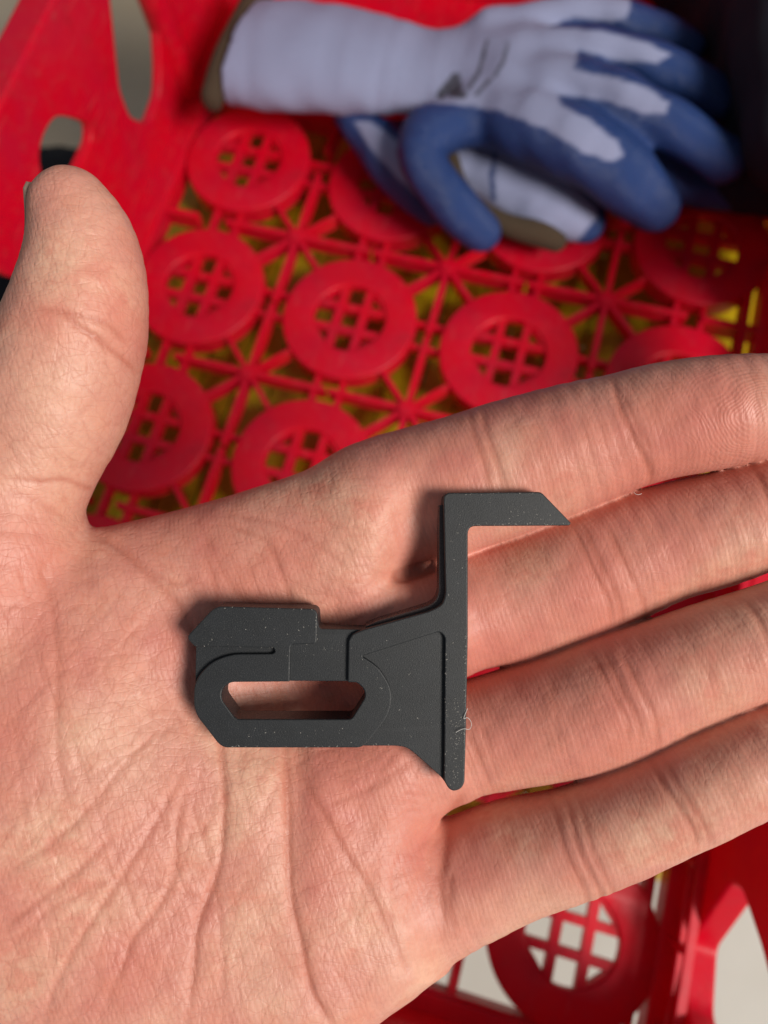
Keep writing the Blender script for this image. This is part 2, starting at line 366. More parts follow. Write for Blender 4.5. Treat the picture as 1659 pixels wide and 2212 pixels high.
# creases: (points in photo pixels, depth mm, half-width mm, redness with painted shade)
C = []
def cr(pts, dep=.45, wid=.45, red=.7): C.append((spl(pts), dep, wid, red))
cr([(470, 1480), (478, 1618), (485, 1724), (477, 1852), (456, 1921), (427, 2002), (419, 2094), (399, 2240)], .95, .55, .9)
cr([(612, 1480), (615, 1618), (621, 1724), (623, 1840), (630, 1950), (653, 2048), (673, 2140), (702, 2192), (740, 2240)], 1.05, .55, 1)
cr([(630, 1650), (693, 1748), (745, 1840), (797, 1921), (830, 1996), (850, 2060)], .5, .45, .8)
cr([(410, 1640), (358, 1736), (312, 1817), (260, 1898), (191, 2002), (120, 2130), (90, 2230)], .5, .5, .6)
cr([(400, 1700), (381, 1794), (378, 1880), (341, 1961), (289, 2025), (266, 2083), (210, 2212)], .55, .5, .6)
cr([(80, 1180), (110, 1300), (124, 1436), (122, 1560), (133, 1690), (173, 1776)], .45, .6, .5)
cr([(145, 1560), (190, 1700), (250, 1850), (300, 1990)], .25, .4, .4)
cr([(190, 1560), (270, 1680), (340, 1760), (400, 1850)], .28, .4, .4)
cr([(0, 1898), (87, 1840), (180, 1760), (280, 1640), (350, 1560)], .35, .5, .6)
cr([(0, 2013), (87, 1945), (170, 1880), (260, 1790)], .4, .5, .8)
cr([(0, 2080), (80, 1990), (180, 1925), (260, 1904), (404, 1932), (480, 1990)], .25, .5, .6)
cr([(404, 1720), (440, 1810), (470, 1940), (480, 2060), (478, 2212)], .25, .45, .5)
cr([(740, 1610), (850, 1580)], .2, .4, .3); cr([(700, 1740), (800, 1700), (890, 1640)], .25, .45, .4)
cr([(840, 1960), (855, 2040), (890, 2110)], .3, .45, .6)
cr([(870, 1990), (850, 1900), (870, 1830)], .2, .4, .3)
cr([(436, 1167), (463, 1262), (470, 1330), (500, 1400)], .35, .45, .6)
cr([(474, 1128), (540, 1150), (580, 1178), (615, 1262), (640, 1340)], .4, .45, .6)
cr([(480, 1110), (590, 1130), (690, 1180), (770, 1250)], .25, .4, .5)
cr([(185, 1144), (258, 1182), (330, 1250), (400, 1330), (450, 1440), (470, 1500)], .7, .6, .7)
cr([(230, 1160), (317, 1228), (380, 1260), (430, 1240)], .3, .5, .5)
cr([(442, 1150), (462, 1200), (520, 1290), (600, 1330)], .3, .45, .5)
cr([(60, 661), (142, 676), (208, 690), (250, 715), (275, 745)], .3, .45, .9)
cr([(120, 665), (170, 705), (233, 749), (270, 780), (298, 808)], .5, .45, 1)
cr([(140, 700), (200, 720), (250, 760)], .2, .4, .7)
cr([(0, 1030), (83, 1040), (137, 1036), (187, 1053), (200, 1050)], .35, .45, .9)
cr([(0, 1060), (60, 1075), (140, 1120), (175, 1160)], .25, .5, .5); cr([(140, 1050), (152, 1120), (165, 1200), (215, 1300)], .5, 1.2, .3)
# index finger
for dx in (0, 28): cr([(1010 + dx, 875 - dx * .2), (1022 + dx, 930), (1045 + dx, 1000), (1058 + dx, 1085)], .35 if dx else .3, .45, .7)
cr([(1075, 1000), (1100, 1070), (1120, 1140)], .2, .4, .5)
cr([(1318, 805), (1340, 880), (1368, 945), (1400, 1010), (1408, 1060)], .55, .5, .9); cr([(1345, 850), (1372, 910), (1408, 980)], .25, .4, .5); cr([(1180, 880), (1210, 960), (1230, 1060)], .12, .5, .3)
# middle finger
for dx, dd in ((0, .4), (22, .25), (75, .35)): cr([(1232 + dx, 1128), (1258 + dx, 1180), (1285 + dx, 1240), (1315 + dx, 1300), (1322 + dx, 1350)], dd, .42, .8)
cr([(1620, 1000), (1650, 1050), (1665, 1110), (1670, 1180)], .4, .5, .8)
cr([(1015, 1290), (1045, 1370), (1070, 1420)], .15, .4, .4); cr([(1080, 1260), (1110, 1340), (1125, 1400)], .13, .4, .3)
# ring finger
for dx, dd in ((0, .3), (25, .25), (62, .4)): cr([(1270 + dx, 1400), (1300 + dx, 1450), (1325 + dx, 1500), (1355 + dx, 1560), (1360 + dx, 1620)], dd, .42, .8)
cr([(1600, 1290), (1640, 1340), (1665, 1410), (1670, 1480)], .35, .5, .7)
cr([(1010, 1580), (1035, 1640), (1060, 1700)], .35, .45, .6); cr([(1040, 1560), (1062, 1640), (1080, 1690)], .2, .45, .5)
# little finger
for dx, dd in ((0, .35), (32, .4), (60, .2)): cr([(1185 + dx, 1700), (1205 + dx, 1780), (1225 + dx, 1850), (1262 + dx, 1920), (1275 + dx, 1960)], dd, .42, .8)
for dx, dd in ((0, .45), (30, .2)): cr([(1400 + dx, 1630), (1430 + dx, 1690), (1465 + dx, 1740), (1500 + dx, 1800), (1505 + dx, 1830)], dd, .45, .8)
# folds where the fingers leave the palm
cr([(1015, 1700), (990, 1735), (972, 1780), (958, 1850), (950, 1900), (958, 1970), (955, 2050)], .75, .7, .8)
cr([(975, 1880), (972, 1950), (985, 2010)], .35, .45, .7)
cr([(975, 1209), (950, 1217), (910, 1232), (868, 1248), (845, 1240)], 1.5, .7, 1)
cr([(1000, 1460), (960, 1470), (930, 1500)], .5, .6, .8)
# radial wrinkles around the finger webs and loose scatter of fine lines
rr = random.Random(3)
def fan(cx, cy, r0, r1, a0, a1, n, dep):
    for i in range(n):
        a = math.radians(a0 + (a1 - a0) * (i + rr.random() * .6) / n); l = r0 + rr.random() * 20
        p = [(cx + math.cos(a) * q, cy - math.sin(a) * q + (q / r1) ** 2 * 12 * math.sin(i)) for q in (l, (l + r1) / 2, r1 * rr.uniform(.75, 1.05))]
        C.append((spl(p, 3), dep * rr.uniform(.5, 1.2), .28, .15))
fan(880, 1250, 30, 170, 100, 250, 17, .20); fan(985, 1740, 30, 130, 130, 260, 13, .22); fan(955, 1860, 20, 150, 165, 250, 10, .16); fan(1000, 1480, 30, 120, 100, 250, 10, .16)
def scatter(n, poly, ang, spread, L, dep, wid=.27, red=.3):
    if poly[0][0] >= 1000: n = int(n * .75); dep *= .6
    xs = [p[0] for p in poly]; ys = [p[1] for p in poly]; k = 0
    while k < n:
        x, y = rr.uniform(min(xs), max(xs)), rr.uniform(min(ys), max(ys))
        if poly_sd(np.array([x]), np.array([y]), poly)[0] < 0: continue
        a = math.radians(ang + rr.gauss(0, spread)); l = L * rr.uniform(.4, 1.3); b = rr.uniform(-.15, .15)
        p = [(x - math.cos(a) * l / 2, y + math.sin(a) * l / 2), (x + math.sin(a) * l * b, y + math.cos(a) * l * b), (x + math.cos(a) * l / 2, y - math.sin(a) * l / 2)]
        C.append((spl(p, 3), dep * rr.uniform(.4, 1.2), wid, red)); k += 1
THEN = [(0, 1250), (200, 1260), (400, 1480), (470, 1650), (440, 1950), (300, 2212), (0, 2212)]
scatter(75, THEN, -55, 16, 190, .17); scatter(60, THEN, 42, 16, 170, .14); scatter(45, THEN, -88, 14, 150, .14); scatter(25, THEN, 5, 15, 130, .12)
MIDP = [(470, 1600), (900, 1620), (930, 1900), (840, 2130), (440, 2212)]
scatter(30, MIDP, -65, 18, 150, .13); scatter(26, MIDP, 55, 18, 130, .12)
UPP = [(200, 1150), (600, 1060), (850, 1000), (860, 1230), (700, 1330), (380, 1330)]
scatter(30, UPP, -55, 20, 110, .13); scatter(18, UPP, 30, 20, 100, .10)
scatter(46, [(1000, 900), (1659, 780), (1659, 980), (1100, 1130)], 15, 9, 90, .10, .3); scatter(34, [(1000, 900), (1659, 780), (1659, 980), (1100, 1130)], -72, 10, 90, .10, .3)
scatter(60, [(1020, 1230), (1659, 1020), (1659, 1220), (1030, 1410)], 17, 9, 100, .11, .3); scatter(50, [(1020, 1230), (1659, 1020), (1659, 1220), (1030, 1410)], -70, 10, 90, .12, .3)
scatter(60, [(1020, 1500), (1659, 1280), (1659, 1480), (1060, 1690)], 17, 9, 100, .11, .3); scatter(50, [(1020, 1500), (1659, 1280), (1659, 1480), (1060, 1690)], -68, 10, 90, .12, .3)
scatter(40, [(1000, 1780), (1659, 1540), (1659, 1740), (1000, 2030)], 22, 9, 90, .09, .3); scatter(36, [(1000, 1780), (1659, 1540), (1659, 1740), (1000, 2030)], -64, 10, 90, .11, .3)
scatter(26, [(20, 760), (290, 760), (200, 1050), (0, 1050)], -50, 14, 110, .10, .3); scatter(20, [(20, 760), (290, 760), (200, 1050), (0, 1050)], 60, 14, 80, .08, .3)

BLUSH = [(1400, 1300, 330, 420, .26), (1560, 890, 110, 60, .55), (1420, 1000, 130, 50, .25), (1200, 1010, 90, 50, .2), (1290, 1240, 50, 70, .5), (1090, 1330, 80, 60, .22), (1330, 1520, 60, 80, .5), (1120, 1600, 80, 50, .35), (1130, 1640, 60, 40, .25),  # first entry tones the whole finger area redder and darker
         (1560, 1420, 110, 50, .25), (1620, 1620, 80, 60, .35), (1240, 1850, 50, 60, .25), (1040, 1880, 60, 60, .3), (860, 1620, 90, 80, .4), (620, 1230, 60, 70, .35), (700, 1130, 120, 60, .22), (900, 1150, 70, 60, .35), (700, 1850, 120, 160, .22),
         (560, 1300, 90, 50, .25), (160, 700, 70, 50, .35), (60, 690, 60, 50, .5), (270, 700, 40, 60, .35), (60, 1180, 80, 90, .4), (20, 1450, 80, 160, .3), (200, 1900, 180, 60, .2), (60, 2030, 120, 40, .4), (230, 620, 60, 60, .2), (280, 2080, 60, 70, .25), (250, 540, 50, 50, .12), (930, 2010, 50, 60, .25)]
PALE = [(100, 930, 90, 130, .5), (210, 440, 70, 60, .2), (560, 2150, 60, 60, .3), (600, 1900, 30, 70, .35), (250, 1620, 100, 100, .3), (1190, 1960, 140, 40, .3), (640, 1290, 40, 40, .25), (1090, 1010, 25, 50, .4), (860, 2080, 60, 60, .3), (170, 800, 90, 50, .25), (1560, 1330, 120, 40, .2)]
def build_hand():
    V, Q = surface_nets(f_hand, (-90, -112, -38), (86, 60, 8), .38, ch=5, band=1.6, iters=2)
    N = grad(f_hand, V, .25)
    sz = Hs(0) * 1.0
    X = 829.5 + V[:, 0] / (115.6 - V[:, 2]) * 1700; Y = 1106 - V[:, 1] / (115.6 - V[:, 2]) * 1700
    top = np.nonzero((N[:, 2] > -.15) & (X > -120) & (X < 1760) & (Y < 2330))[0]
    xt, yt = X[top], Y[top]; s = .072
    disp = np.zeros(len(top)); red = np.zeros(len(top))
    order = np.argsort(xt); xs = xt[order]
    for pts, dep, wid, rd in C:
        px = [p[0] for p in pts]; py = [p[1] for p in pts]; m = max(wid * 4.5, 2.6) / s
        a, b = np.searchsorted(xs, [min(px) - m, max(px) + m]); idx = order[a:b]
        idx = idx[(yt[idx] > min(py) - m) & (yt[idx] < max(py) + m)]
        if not len(idx): continue
        d, t = poly_d(xt[idx], yt[idx], pts); d = d * s
        fade = np.clip(np.minimum(t, 1 - t) * 6, 0, 1)
        g = np.exp(-(d / wid) ** 2); wide = np.exp(-(d / (wid * 2.6)) ** 2)
        disp[idx] -= dep * (.46 + .08 * min(1, dep)) * fade * (g * .62 + wide * .27 - (.12 if dep < .9 else 0.) * np.exp(-((d - wid * 2.6) / (wid * 1.3)) ** 2))
        red[idx] = np.maximum(red[idx], rd * fade * (g * .8 + wide * .2) * min(1, dep / .3 + .25))
    # soft uneven flesh
    vt = V[top]
    und = sum(a * np.sin(vt[:, 0] * kx + vt[:, 1] * ky + ph) for a, kx, ky, ph in [(.10, .9, .5, 0), (.09, -.5, .85, 1.2), (.07, 1.4, -.9, 2.2), (.05, .3, 1.9, .7), (.12, .33, -.41, 3), (.04, 2.3, 1.1, .3)])
    disp += und * .3
    # deepen the soft hollow behind the index knuckle joint and between the palm pads
    for cx, cy, sx, sy, a in [(900, 1120, 36, 60, -2.6), (640, 1620, 22, 200, -.8), (545, 1750, 45, 160, .8), (720, 1720, 50, 120, .5), (770, 1770, 40, 30, -.4)]:
        disp += a * np.exp(-.5 * (((xt - cx) / sx) ** 2 + ((yt - cy) / sy) ** 2))
    fd = np.sort(np.stack([sd_chain(V[top], q, .98) for q in (F_INDEX, F_MIDDLE, F_RING, F_PINKY)]), 0)
    disp *= np.where(V[top, 0] > 8, np.clip((fd[1] - fd[0] - .4) / 1.8, 0, 1), 1)
    disp *= np.clip((N[top, 2] - .22) / .35, 0, 1)
    V2 = V.copy(); V2[top] += N[top] * disp[:, None]
    crease = np.zeros(len(V)); crease[top] = np.clip(red, 0, 1)
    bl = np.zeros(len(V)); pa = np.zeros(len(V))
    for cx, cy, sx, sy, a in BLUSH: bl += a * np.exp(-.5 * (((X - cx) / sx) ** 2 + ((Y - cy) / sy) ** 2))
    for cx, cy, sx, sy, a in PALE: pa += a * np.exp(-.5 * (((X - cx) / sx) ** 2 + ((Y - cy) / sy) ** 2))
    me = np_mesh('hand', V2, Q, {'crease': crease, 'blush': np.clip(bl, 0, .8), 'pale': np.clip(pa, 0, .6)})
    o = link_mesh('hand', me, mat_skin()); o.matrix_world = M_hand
    tag(o, 'open left hand, palm up, fingers together, carrying the black plastic clip', 'hand')
    bpy.context.view_layer.update()
    # thumbnail: thin curved plate along the thumb's left flank
    vs = []; mm = 10; tc = np.array(F_THUMB); Ys = [1106 - c[1] / Hs(c[2]) for c in tc]
    rows = [384, 390, 400, 415, 435, 455, 475, 495, 512, 526, 536]
    for ri, Y0 in enumerate(rows):
        yq = max(Y0, 455); c = np.array([np.interp(yq, Ys, tc[:, q]) for q in range(4)])
        c[0] -= .35 * min(1, max(0, (470 - Y0) / 80)); r = c[3] + (.42 if Y0 < 520 else .42 - (Y0 - 520) * .05) - .17
        dy = abs(1106 - Y0 - c[1] / Hs(c[2])) * Hs(c[2]) if Y0 < 452 else 0; r = min(r, math.sqrt(max(0, c[3] ** 2 - dy * dy)) + 1.1)
        w0 = 14 - max(0, 402 - Y0) ** 2 * .16; w1 = -80 + max(0, 402 - Y0) * 1.2
        for j in range(mm):
            th = math.radians(w0 + (w1 - w0) * j / (mm - 1))
            vs.append((c[0] - r * math.cos(th), (1106 - Y0) * Hs(c[2]), c[2] + r * math.sin(th)))
    fs = [(i * mm + j, i * mm + j + 1, (i + 1) * mm + j + 1, (i + 1) * mm + j) for i in range(len(rows) - 1) for j in range(mm - 1)]
    me = bpy.data.meshes.new('nail'); me.from_pydata(vs, [], fs); bm = bmesh.new(); bm.from_mesh(me)
    bmesh.ops.recalc_face_normals(bm, faces=bm.faces); bmesh.ops.solidify(bm, geom=list(bm.faces), thickness=.55)
    bm.to_mesh(me); bm.free(); shade_smooth(me)
    link_mesh('nail', me, mat_nail(), o, M_hand)
    return o

# ------------------------------------------------------------------ the black plastic clip
def zc(p):          # traced point -> clip plane (mm)
    X = .5556 * p[0] + 369; Y = .5556 * p[1] + 1017; q = Hp(X, Y, 0); return (q[0], q[1], *(p[2:]))
def build_clip():
    root = empty('plastic_clip', label='black plastic hook-shaped clip with an oblong slot, lying across the open palm', cat='clip')
    root.matrix_world = M_hand @ Matrix.Translation((0, 0, 0)); bpy.context.view_layer.update()
    mat = mat_clip()
    hole = [(200, 845, 1), (232, 822, .6), (725, 824, .6), (752, 850, 1), (756, 880, 1), (702, 967, .6), (252, 966, .6), (194, 885, 1)]
    sil = [(1060, 100, .6), (1075, 86, .4), (1440, 82, .5), (1557, 203, .3), (1550, 213, .3), (1155, 215, 1.2), (1155, 650), (1148, 1000), (1142, 1215, .8), (1128, 1238, .6), (1100, 1247, 1), (1080, 1237, .8), (1050, 1197, .5), (950, 1108, 1), (918, 1083, 3), (880, 1077, 3),
           (208, 1077, 1.4), (185, 1062, 2), (100, 952, 2), (88, 910, 2), (88, 820), (91, 684, .3), (66, 656, .8), (66, 640, .8), (158, 541, .8), (185, 527, .8), (556, 537, .8), (570, 552, .8), (574, 616, .6), (745, 619), (1010, 545, 1.5), (1056, 520, 1.5), (1068, 480, 2)]
    L = lambda pts, r=.5: round_poly([zc(p) for p in pts], r)
    me = extrude([L(sil), L(hole)], -5.35, -.8, .12, 2, .05); o = link_mesh('body_plate', me, mat, root, root.matrix_world)
    rs = [(66, 656, .8), (66, 640, .8), (158, 541, .8), (185, 527, .8), (556, 537, .8), (570, 552, .8), (567, 672, .5), (466, 676, .5), (462, 820, .2), (232, 822, .6), (200, 845, 1), (194, 885, 1), (252, 966, .6), (702, 967, .6), (756, 880, 1), (752, 850, 1), (725, 824, .4), (688, 822, .2), (691, 660, 1.4), (705, 636, 1.5),
          (745, 619), (1010, 545, 1.5), (1056, 520, 1.5), (1068, 480, 2), (1060, 100, .6), (1075, 86, .4), (1440, 82, .5), (1557, 203, .3), (1550, 213, .3), (1155, 215, 1.2), (1155, 650), (1148, 1000), (1142, 1215, .8), (1128, 1238, .6), (1100, 1247, 1), (1080, 1237, .8), (1062, 1205, .4), (1066, 645, .9), (1045, 625, .9), (742, 721, .4), (790, 752, 2),
          (815, 775, 3), (850, 830, 3), (862, 885, 3), (845, 955, 3), (765, 1058, 1.5), (738, 1077, .8), (208, 1077, 1.4), (185, 1062, 2), (100, 952, 2), (88, 910, 2), (90, 835, 1), (112, 790, 3), (160, 742, 3), (235, 713, 3), (395, 712, .3), (406, 703, .3), (398, 688, .3), (92, 684, .3)]
    rs = list(rs)
    me = extrude([L(rs, .3)], -5.3, 0, .2, 3); link_mesh('raised_frame', me, mat, root, root.matrix_world)
    # thicker shank behind the upright bar and its arm
    fl = [(1046, 132, .3), (1150, 134, .3), (1150, 560), (1100, 660), (780, 640), (752, 612, .3), (800, 590), (1000, 530, 1.5), (1030, 512, 1.5), (1044, 480, 2)]
    me = extrude([[tuple(q) for q in L(fl)]], -5.9, -1.4, .12)
    link_mesh('shank', me, mat_clip('clip_shank', (.05, .030, .028), .22), root, root.matrix_world)
    # dust: tiny pale specks, thicker along the edges and at both ends
    bm = bmesh.new(); r2 = random.Random(5)
    segs = [((1160, 208), (1540, 208), 5, 46), ((1085, 90), (1430, 88), 5, 26), ((1145, 640), (1140, 1200), 5, 70), ((1105, 900), (1105, 1230), 30, 120), ((1250, 150), (1520, 180), 40, 40), ((95, 684), (400, 688), 4, 16), ((185, 530), (560, 540), 5, 22), ((1070, 640), (1066, 1190), 5, 34), ((200, 845), (250, 960), 5, 14), ((740, 720), (860, 900), 8, 14), ((860, 700), (960, 1050), 70, 24), ((120, 620), (560, 640), 60, 26), ((215, 1072), (880, 1072), 4, 26), ((300, 1020), (700, 1020), 40, 26), ((500, 700), (680, 700), 50, 20), ((1110, 150), (1110, 700), 35, 34), ((566, 560), (566, 665), 3, 10)]
    for a, b, sp, n in segs:
        for _ in range(n):
            t = r2.random(); x = a[0] + (b[0] - a[0]) * t + r2.gauss(0, sp * .5); y = a[1] + (b[1] - a[1]) * t + r2.gauss(0, sp * .5)
            q = zc((x, y)); ps = poly_sd(np.array([x]), np.array([y]), [p[:2] for p in sil])[0]
            if ps < 1: continue
            up = poly_sd(np.array([x]), np.array([y]), [p[:2] for p in rs])[0] > 0
            if poly_sd(np.array([x]), np.array([y]), [p[:2] for p in hole])[0] > -2: continue
            s = r2.choice([.035, .04, .05, .06, .09]); v0 = bmesh.ops.create_cone(bm, segments=4, radius1=s, radius2=0, depth=s, cap_ends=True)
            bmesh.ops.transform(bm, verts=v0['verts'], matrix=Matrix.Translation((q[0], q[1], (0 if up else -.8) + s * .35)) @ Matrix.Rotation(r2.random() * 6.28, 4, 'Z') @ Matrix.Rotation(r2.random() * .8, 4, 'X') @ Matrix.Diagonal((r2.uniform(.6, 2.2), 1, 1, 1)))
    me = bm_mesh(bm, 'dust'); o = link_mesh('dust', me, mat_simple('dust', (.20, .19, .17), (.32, .31, .29), 1, .9), root, root.matrix_world); o['kind'] = 'stuff'

def fibre(pts, r, mw, label, mat):
    cu = bpy.data.curves.new('lint', 'CURVE'); cu.dimensions = '3D'; cu.bevel_depth = r; cu.bevel_resolution = 1
    s = cu.splines.new('NURBS'); s.points.add(len(pts) - 1); s.order_u = 3; s.use_endpoint_u = True
    for i, p in enumerate(pts): s.points[i].co = (*p, 1)
    o = bpy.data.objects.new('t', cu); COL.objects.link(o); me = bpy.data.meshes.new_from_object(o.evaluated_get(bpy.context.evaluated_depsgraph_get()))
    bpy.data.objects.remove(o); me.materials.clear()
    o = link_mesh('lint_fibre', me, mat); o.matrix_world = mw
    tag(o, label, 'lint', 'loose lint fibres')

# ------------------------------------------------------------------ red crate
P0 = .07; XL, XR, YB, YF, YW = -.112, .1745, .112, -.2475, .185
def ring_pts(r, n, cx=0, cy=0): return [(cx + r * math.cos(2 * math.pi * i / n), cy + r * math.sin(2 * math.pi * i / n)) for i in range(n)]
def build_crate():
    RED = mat_red()
    root = empty('plastic_crate', label='bright red plastic crate with a lattice base of rings, under the hand', cat='crate')
    ring_me = extrude([ring_pts(.0292, 56), ring_pts(.0158, 40)], -.005, 0, .0007, 2); shade_smooth(ring_me)
    bm = bmesh.new()
    for s in (-1, 1):
        L = math.sqrt(.0166 ** 2 - .0058 ** 2) * 2
        box_bm(bm, (s * .0055, 0, -.0033), (.0033, L, .0046)); box_bm(bm, (0, s * .0055, -.0035), (L, .0032, .0044))
        for s2 in (-1, 1): box_bm(bm, (s * .0116, s2 * .0116, -.0034), (.0042, .010, .0042), math.radians(45 if s * s2 > 0 else -45))
    grille_me = bm_mesh(bm, 'grille')
    # skirt under each ring
    skirt_me = extrude([ring_pts(.0290, 48), ring_pts(.0270, 48)], -.0095, -.0052, 0); 
    bm = bmesh.new()
    for a in (0, 90): box_bm(bm, (0, 0, -.0047), (.0684, .0024, .0075) if a == 0 else (.0024, .0684, .0077))
    for k in range(4):
        a = math.radians(45 + 90 * k); box_bm(bm, (math.cos(a) * .0115, math.sin(a) * .0115, -.0048), (.0195, .0021, .0070), a)
    h = bmesh.ops.create_cone(bm, segments=18, radius1=.0032, radius2=.0032, depth=.010, cap_ends=True); bmesh.ops.translate(bm, verts=h['verts'], vec=(0, 0, -.0050))
    star_me = bm_mesh(bm, 'star'); 
    bm = bmesh.new()
    for s in (-1, 1): box_bm(bm, (s * .0056, 0, -.0050), (.0020, .0125, .0055))
    tie_me = bm_mesh(bm, 'tie')
    for me in (ring_me, grille_me, skirt_me, star_me, tie_me): me.materials.append(RED)
    for i in range(-1, 3):
        for j in range(-1, 4):
            c = (i * P0, -j * P0, 0)
            r = link_mesh('ring', ring_me, None, root); r.location = c
            for nm, m in (('grille', grille_me), ('skirt', skirt_me)):
                g = bpy.data.objects.new(nm, m); COL.objects.link(g); g.parent = r
            if i < 2:
                t = link_mesh('tie_bar', tie_me, None, root); t.location = ((i + .5) * P0, -j * P0, 0); t.rotation_euler.z = math.pi / 2
            if j < 3:
                t = link_mesh('tie_bar', tie_me, None, root); t.location = (i * P0, -(j + .5) * P0, 0)
    for i in range(-2, 3):
        for j in range(-2, 4):
            if i in (-2, 2) or j in (-2, 3):
                # border half-stars: short ribs toward the frame
                x = (i + .5) * P0; y = -(j + .5) * P0
                if i == 2 or i == -2: x = XR - .012 if i == 2 else XL + .012
                if j == -2: y = YB - .012
                if j == 3: y = YF + .008
                bm = bmesh.new(); box_bm(bm, (0, 0, -.0055), (.034 if i in (-2, 2) else .066, .003, .009))
                box_bm(bm, (0, 0, -.0057), (.003, .034 if j in (-2, 3) else .066, .0088))
                me = bm_mesh(bm, 'border_rib'); o = link_mesh('border_rib', me, RED, root)
                o.location = (x, y, 0)
                continue
            s = link_mesh('star_rib', star_me, None, root); s.location = ((i + .5) * P0, -(j + .5) * P0, 0)
    # flat rim round the base
    me = extrude([[(XL, YF), (XR, YF), (XR, YW), (XL, YW)], round_poly([(XL + .012, YF + .008), (XR - .007, YF + .008), (XR - .007, YB - .012), (XL + .012, YB - .012)], .01)], -.010, .0005, .0006)
    link_mesh('base_rim', me, RED, root)
    # left wall, traced outline and openings, in the plane x = XL
    def wx(pts, x, r=.004): return round_poly([(Wx(a, b, x)[1], Wx(a, b, x)[2]) for a, b in pts], r)
    MX = lambda x: Matrix(((0, 0, 1, x), (1, 0, 0, 0), (0, 1, 0, 0), (0, 0, 0, 1)))
    out = [(YW, 0), (YW, .096), (Wx(0, 560, XL)[1], .096), tuple(Wx(-5, 596, XL)[1:]), tuple(Wx(90, 604, XL)[1:]), (-.075, .010), (-.13, .010), (-.15, .096), (YF, .096), (YF, 0)]
    h1 = [(222, -60), (326, -60), (333, 60), (338, 150), (336, 205), (312, 268), (272, 252), (248, 190), (238, 90)]
    h2 = [(82, 290), (108, 247), (150, 252), (186, 266), (188, 300), (160, 360), (140, 400), (88, 400), (72, 340)]
    me = extrude([round_poly(out, .006), wx(h1, XL), wx(h2, XL, .006)], -.0022, .0022, .0009)
    me.transform(MX(XL)); link_mesh('side_wall', me, RED, root)
    # rim flange along the top of the left wall
    bm = bmesh.new(); box_bm(bm, (XL - .004, (YW - .044) / 2, .0955), (.012, YW + .044, .003)); link_mesh('wall_rim', bm_mesh(bm, 'wall_rim', .0008), RED, root)
    # back wall
    hb = [[(x - .004, .066), (x + .010, .066), (x + .012, .086), (x - .010, .086)] for x in (-.075,)]
    me = extrude([round_poly([(XL, 0), (XR, 0), (XR, .096), (XL, .096)], .003)] + [round_poly(q, .006) for q in hb], -.0022, .0022, .0009)
    me.transform(Matrix(((1, 0, 0, 0), (0, 0, 1, YW), (0, 1, 0, 0), (0, 0, 0, 1)))); link_mesh('side_wall', me, RED, root)
    me = extrude([ring_pts(.0065, 20)], 0, .096, .0008); me.transform(Matrix.Translation((XL + .001, .100, 0))); shade_smooth(me); link_mesh('corner_post', me, RED, root)
    me = extrude([round_poly([(XL, 0), (XR, 0), (XR, .096), (XL, .096)], .003)] + [round_poly([(x - .012, .030), (x + .012, .030), (x + .010, .082), (x - .010, .082)], .006) for x in (-.07, -.02, .03, .08, .13)], -.0022, .0022, .0009)
    me.transform(Matrix(((1, 0, 0, 0), (0, 0, 1, YF), (0, 1, 0, 0), (0, 0, 0, 1)))); link_mesh('side_wall', me, RED, root)
    # right wall with slanted openings
    out = [(YF, 0), (YF, .096), (YW, .096), (YW, 0)]
    ho = wx([(1500, 2035), (1588, 1908), (1612, 1925), (1655, 2050), (1720, 2300), (1530, 2330), (1490, 2175)], XR, .003)
    h3 = [(-.165, .020), (-.150, .070), (-.115, .070), (-.130, .020)]; h4 = [(-.095, .020), (-.08, .070), (-.045, .070), (-.060, .020)]; h5 = [(-.02, .02), (-.01, .07), (.03, .07), (.02, .02)]
    me = extrude([out, ho, round_poly(h3, .004), round_poly(h4, .004), round_poly(h5, .004)], -.0015, .0075, .0014)
    me.transform(MX(XR)); link_mesh('side_wall', me, RED, root)
    for z in (.012, .019): 
        bm = bmesh.new(); box_bm(bm, (XR - .0030, (YF + YW) / 2, z), (.0032, YW - YF - .01, .0018)); link_mesh('wall_rib', bm_mesh(bm, 'wall_rib', .0004), RED, root)
    for q in range(9):
        bm = bmesh.new(); box_bm(bm, (XR - .0034, YF + .02 + q * .026, .010), (.004, .0022, .017)); link_mesh('wall_rib', bm_mesh(bm, 'wall_rib', .0004), RED, root)
    return root

def build_yellow():
    Y = mat_simple('yellow_plastic', (.60, .43, .004), (.34, .26, .005), 18, .4)
    root = empty('yellow_crate', (0, 0, -.045), label='dull yellow crate underneath the red one, seen through its lattice', cat='crate')
    bm = bmesh.new(); x0, x1, y0, y1 = -.125, .20, -.180, .125; n = 0
    x = x0
    while x < x1: box_bm(bm, (x, (y0 + y1) / 2, -.032), (.0158, y1 - y0, .004)); x += .0168
    me = bm_mesh(bm, 'cross_bars'); o = link_mesh('slat_panel', me, Y, root); 
    bm = bmesh.new(); y = y0
    while y < y1: box_bm(bm, ((x0 + x1) / 2, y, -.0365), (x1 - x0, .0140, .004)); y += .0168
    link_mesh('cross_panel', bm_mesh(bm, 'cross'), Y, root)
    bm = bmesh.new()
    for s in (x0, x1): box_bm(bm, (s, (y0 + y1) / 2, -.066), (.004, y1 - y0, .06))
    for s in (y1,): box_bm(bm, ((x0 + x1) / 2, s + .004, -.066), (x1 - x0, .004, .06))
    link_mesh('frame', bm_mesh(bm, 'frame'), Y, root)

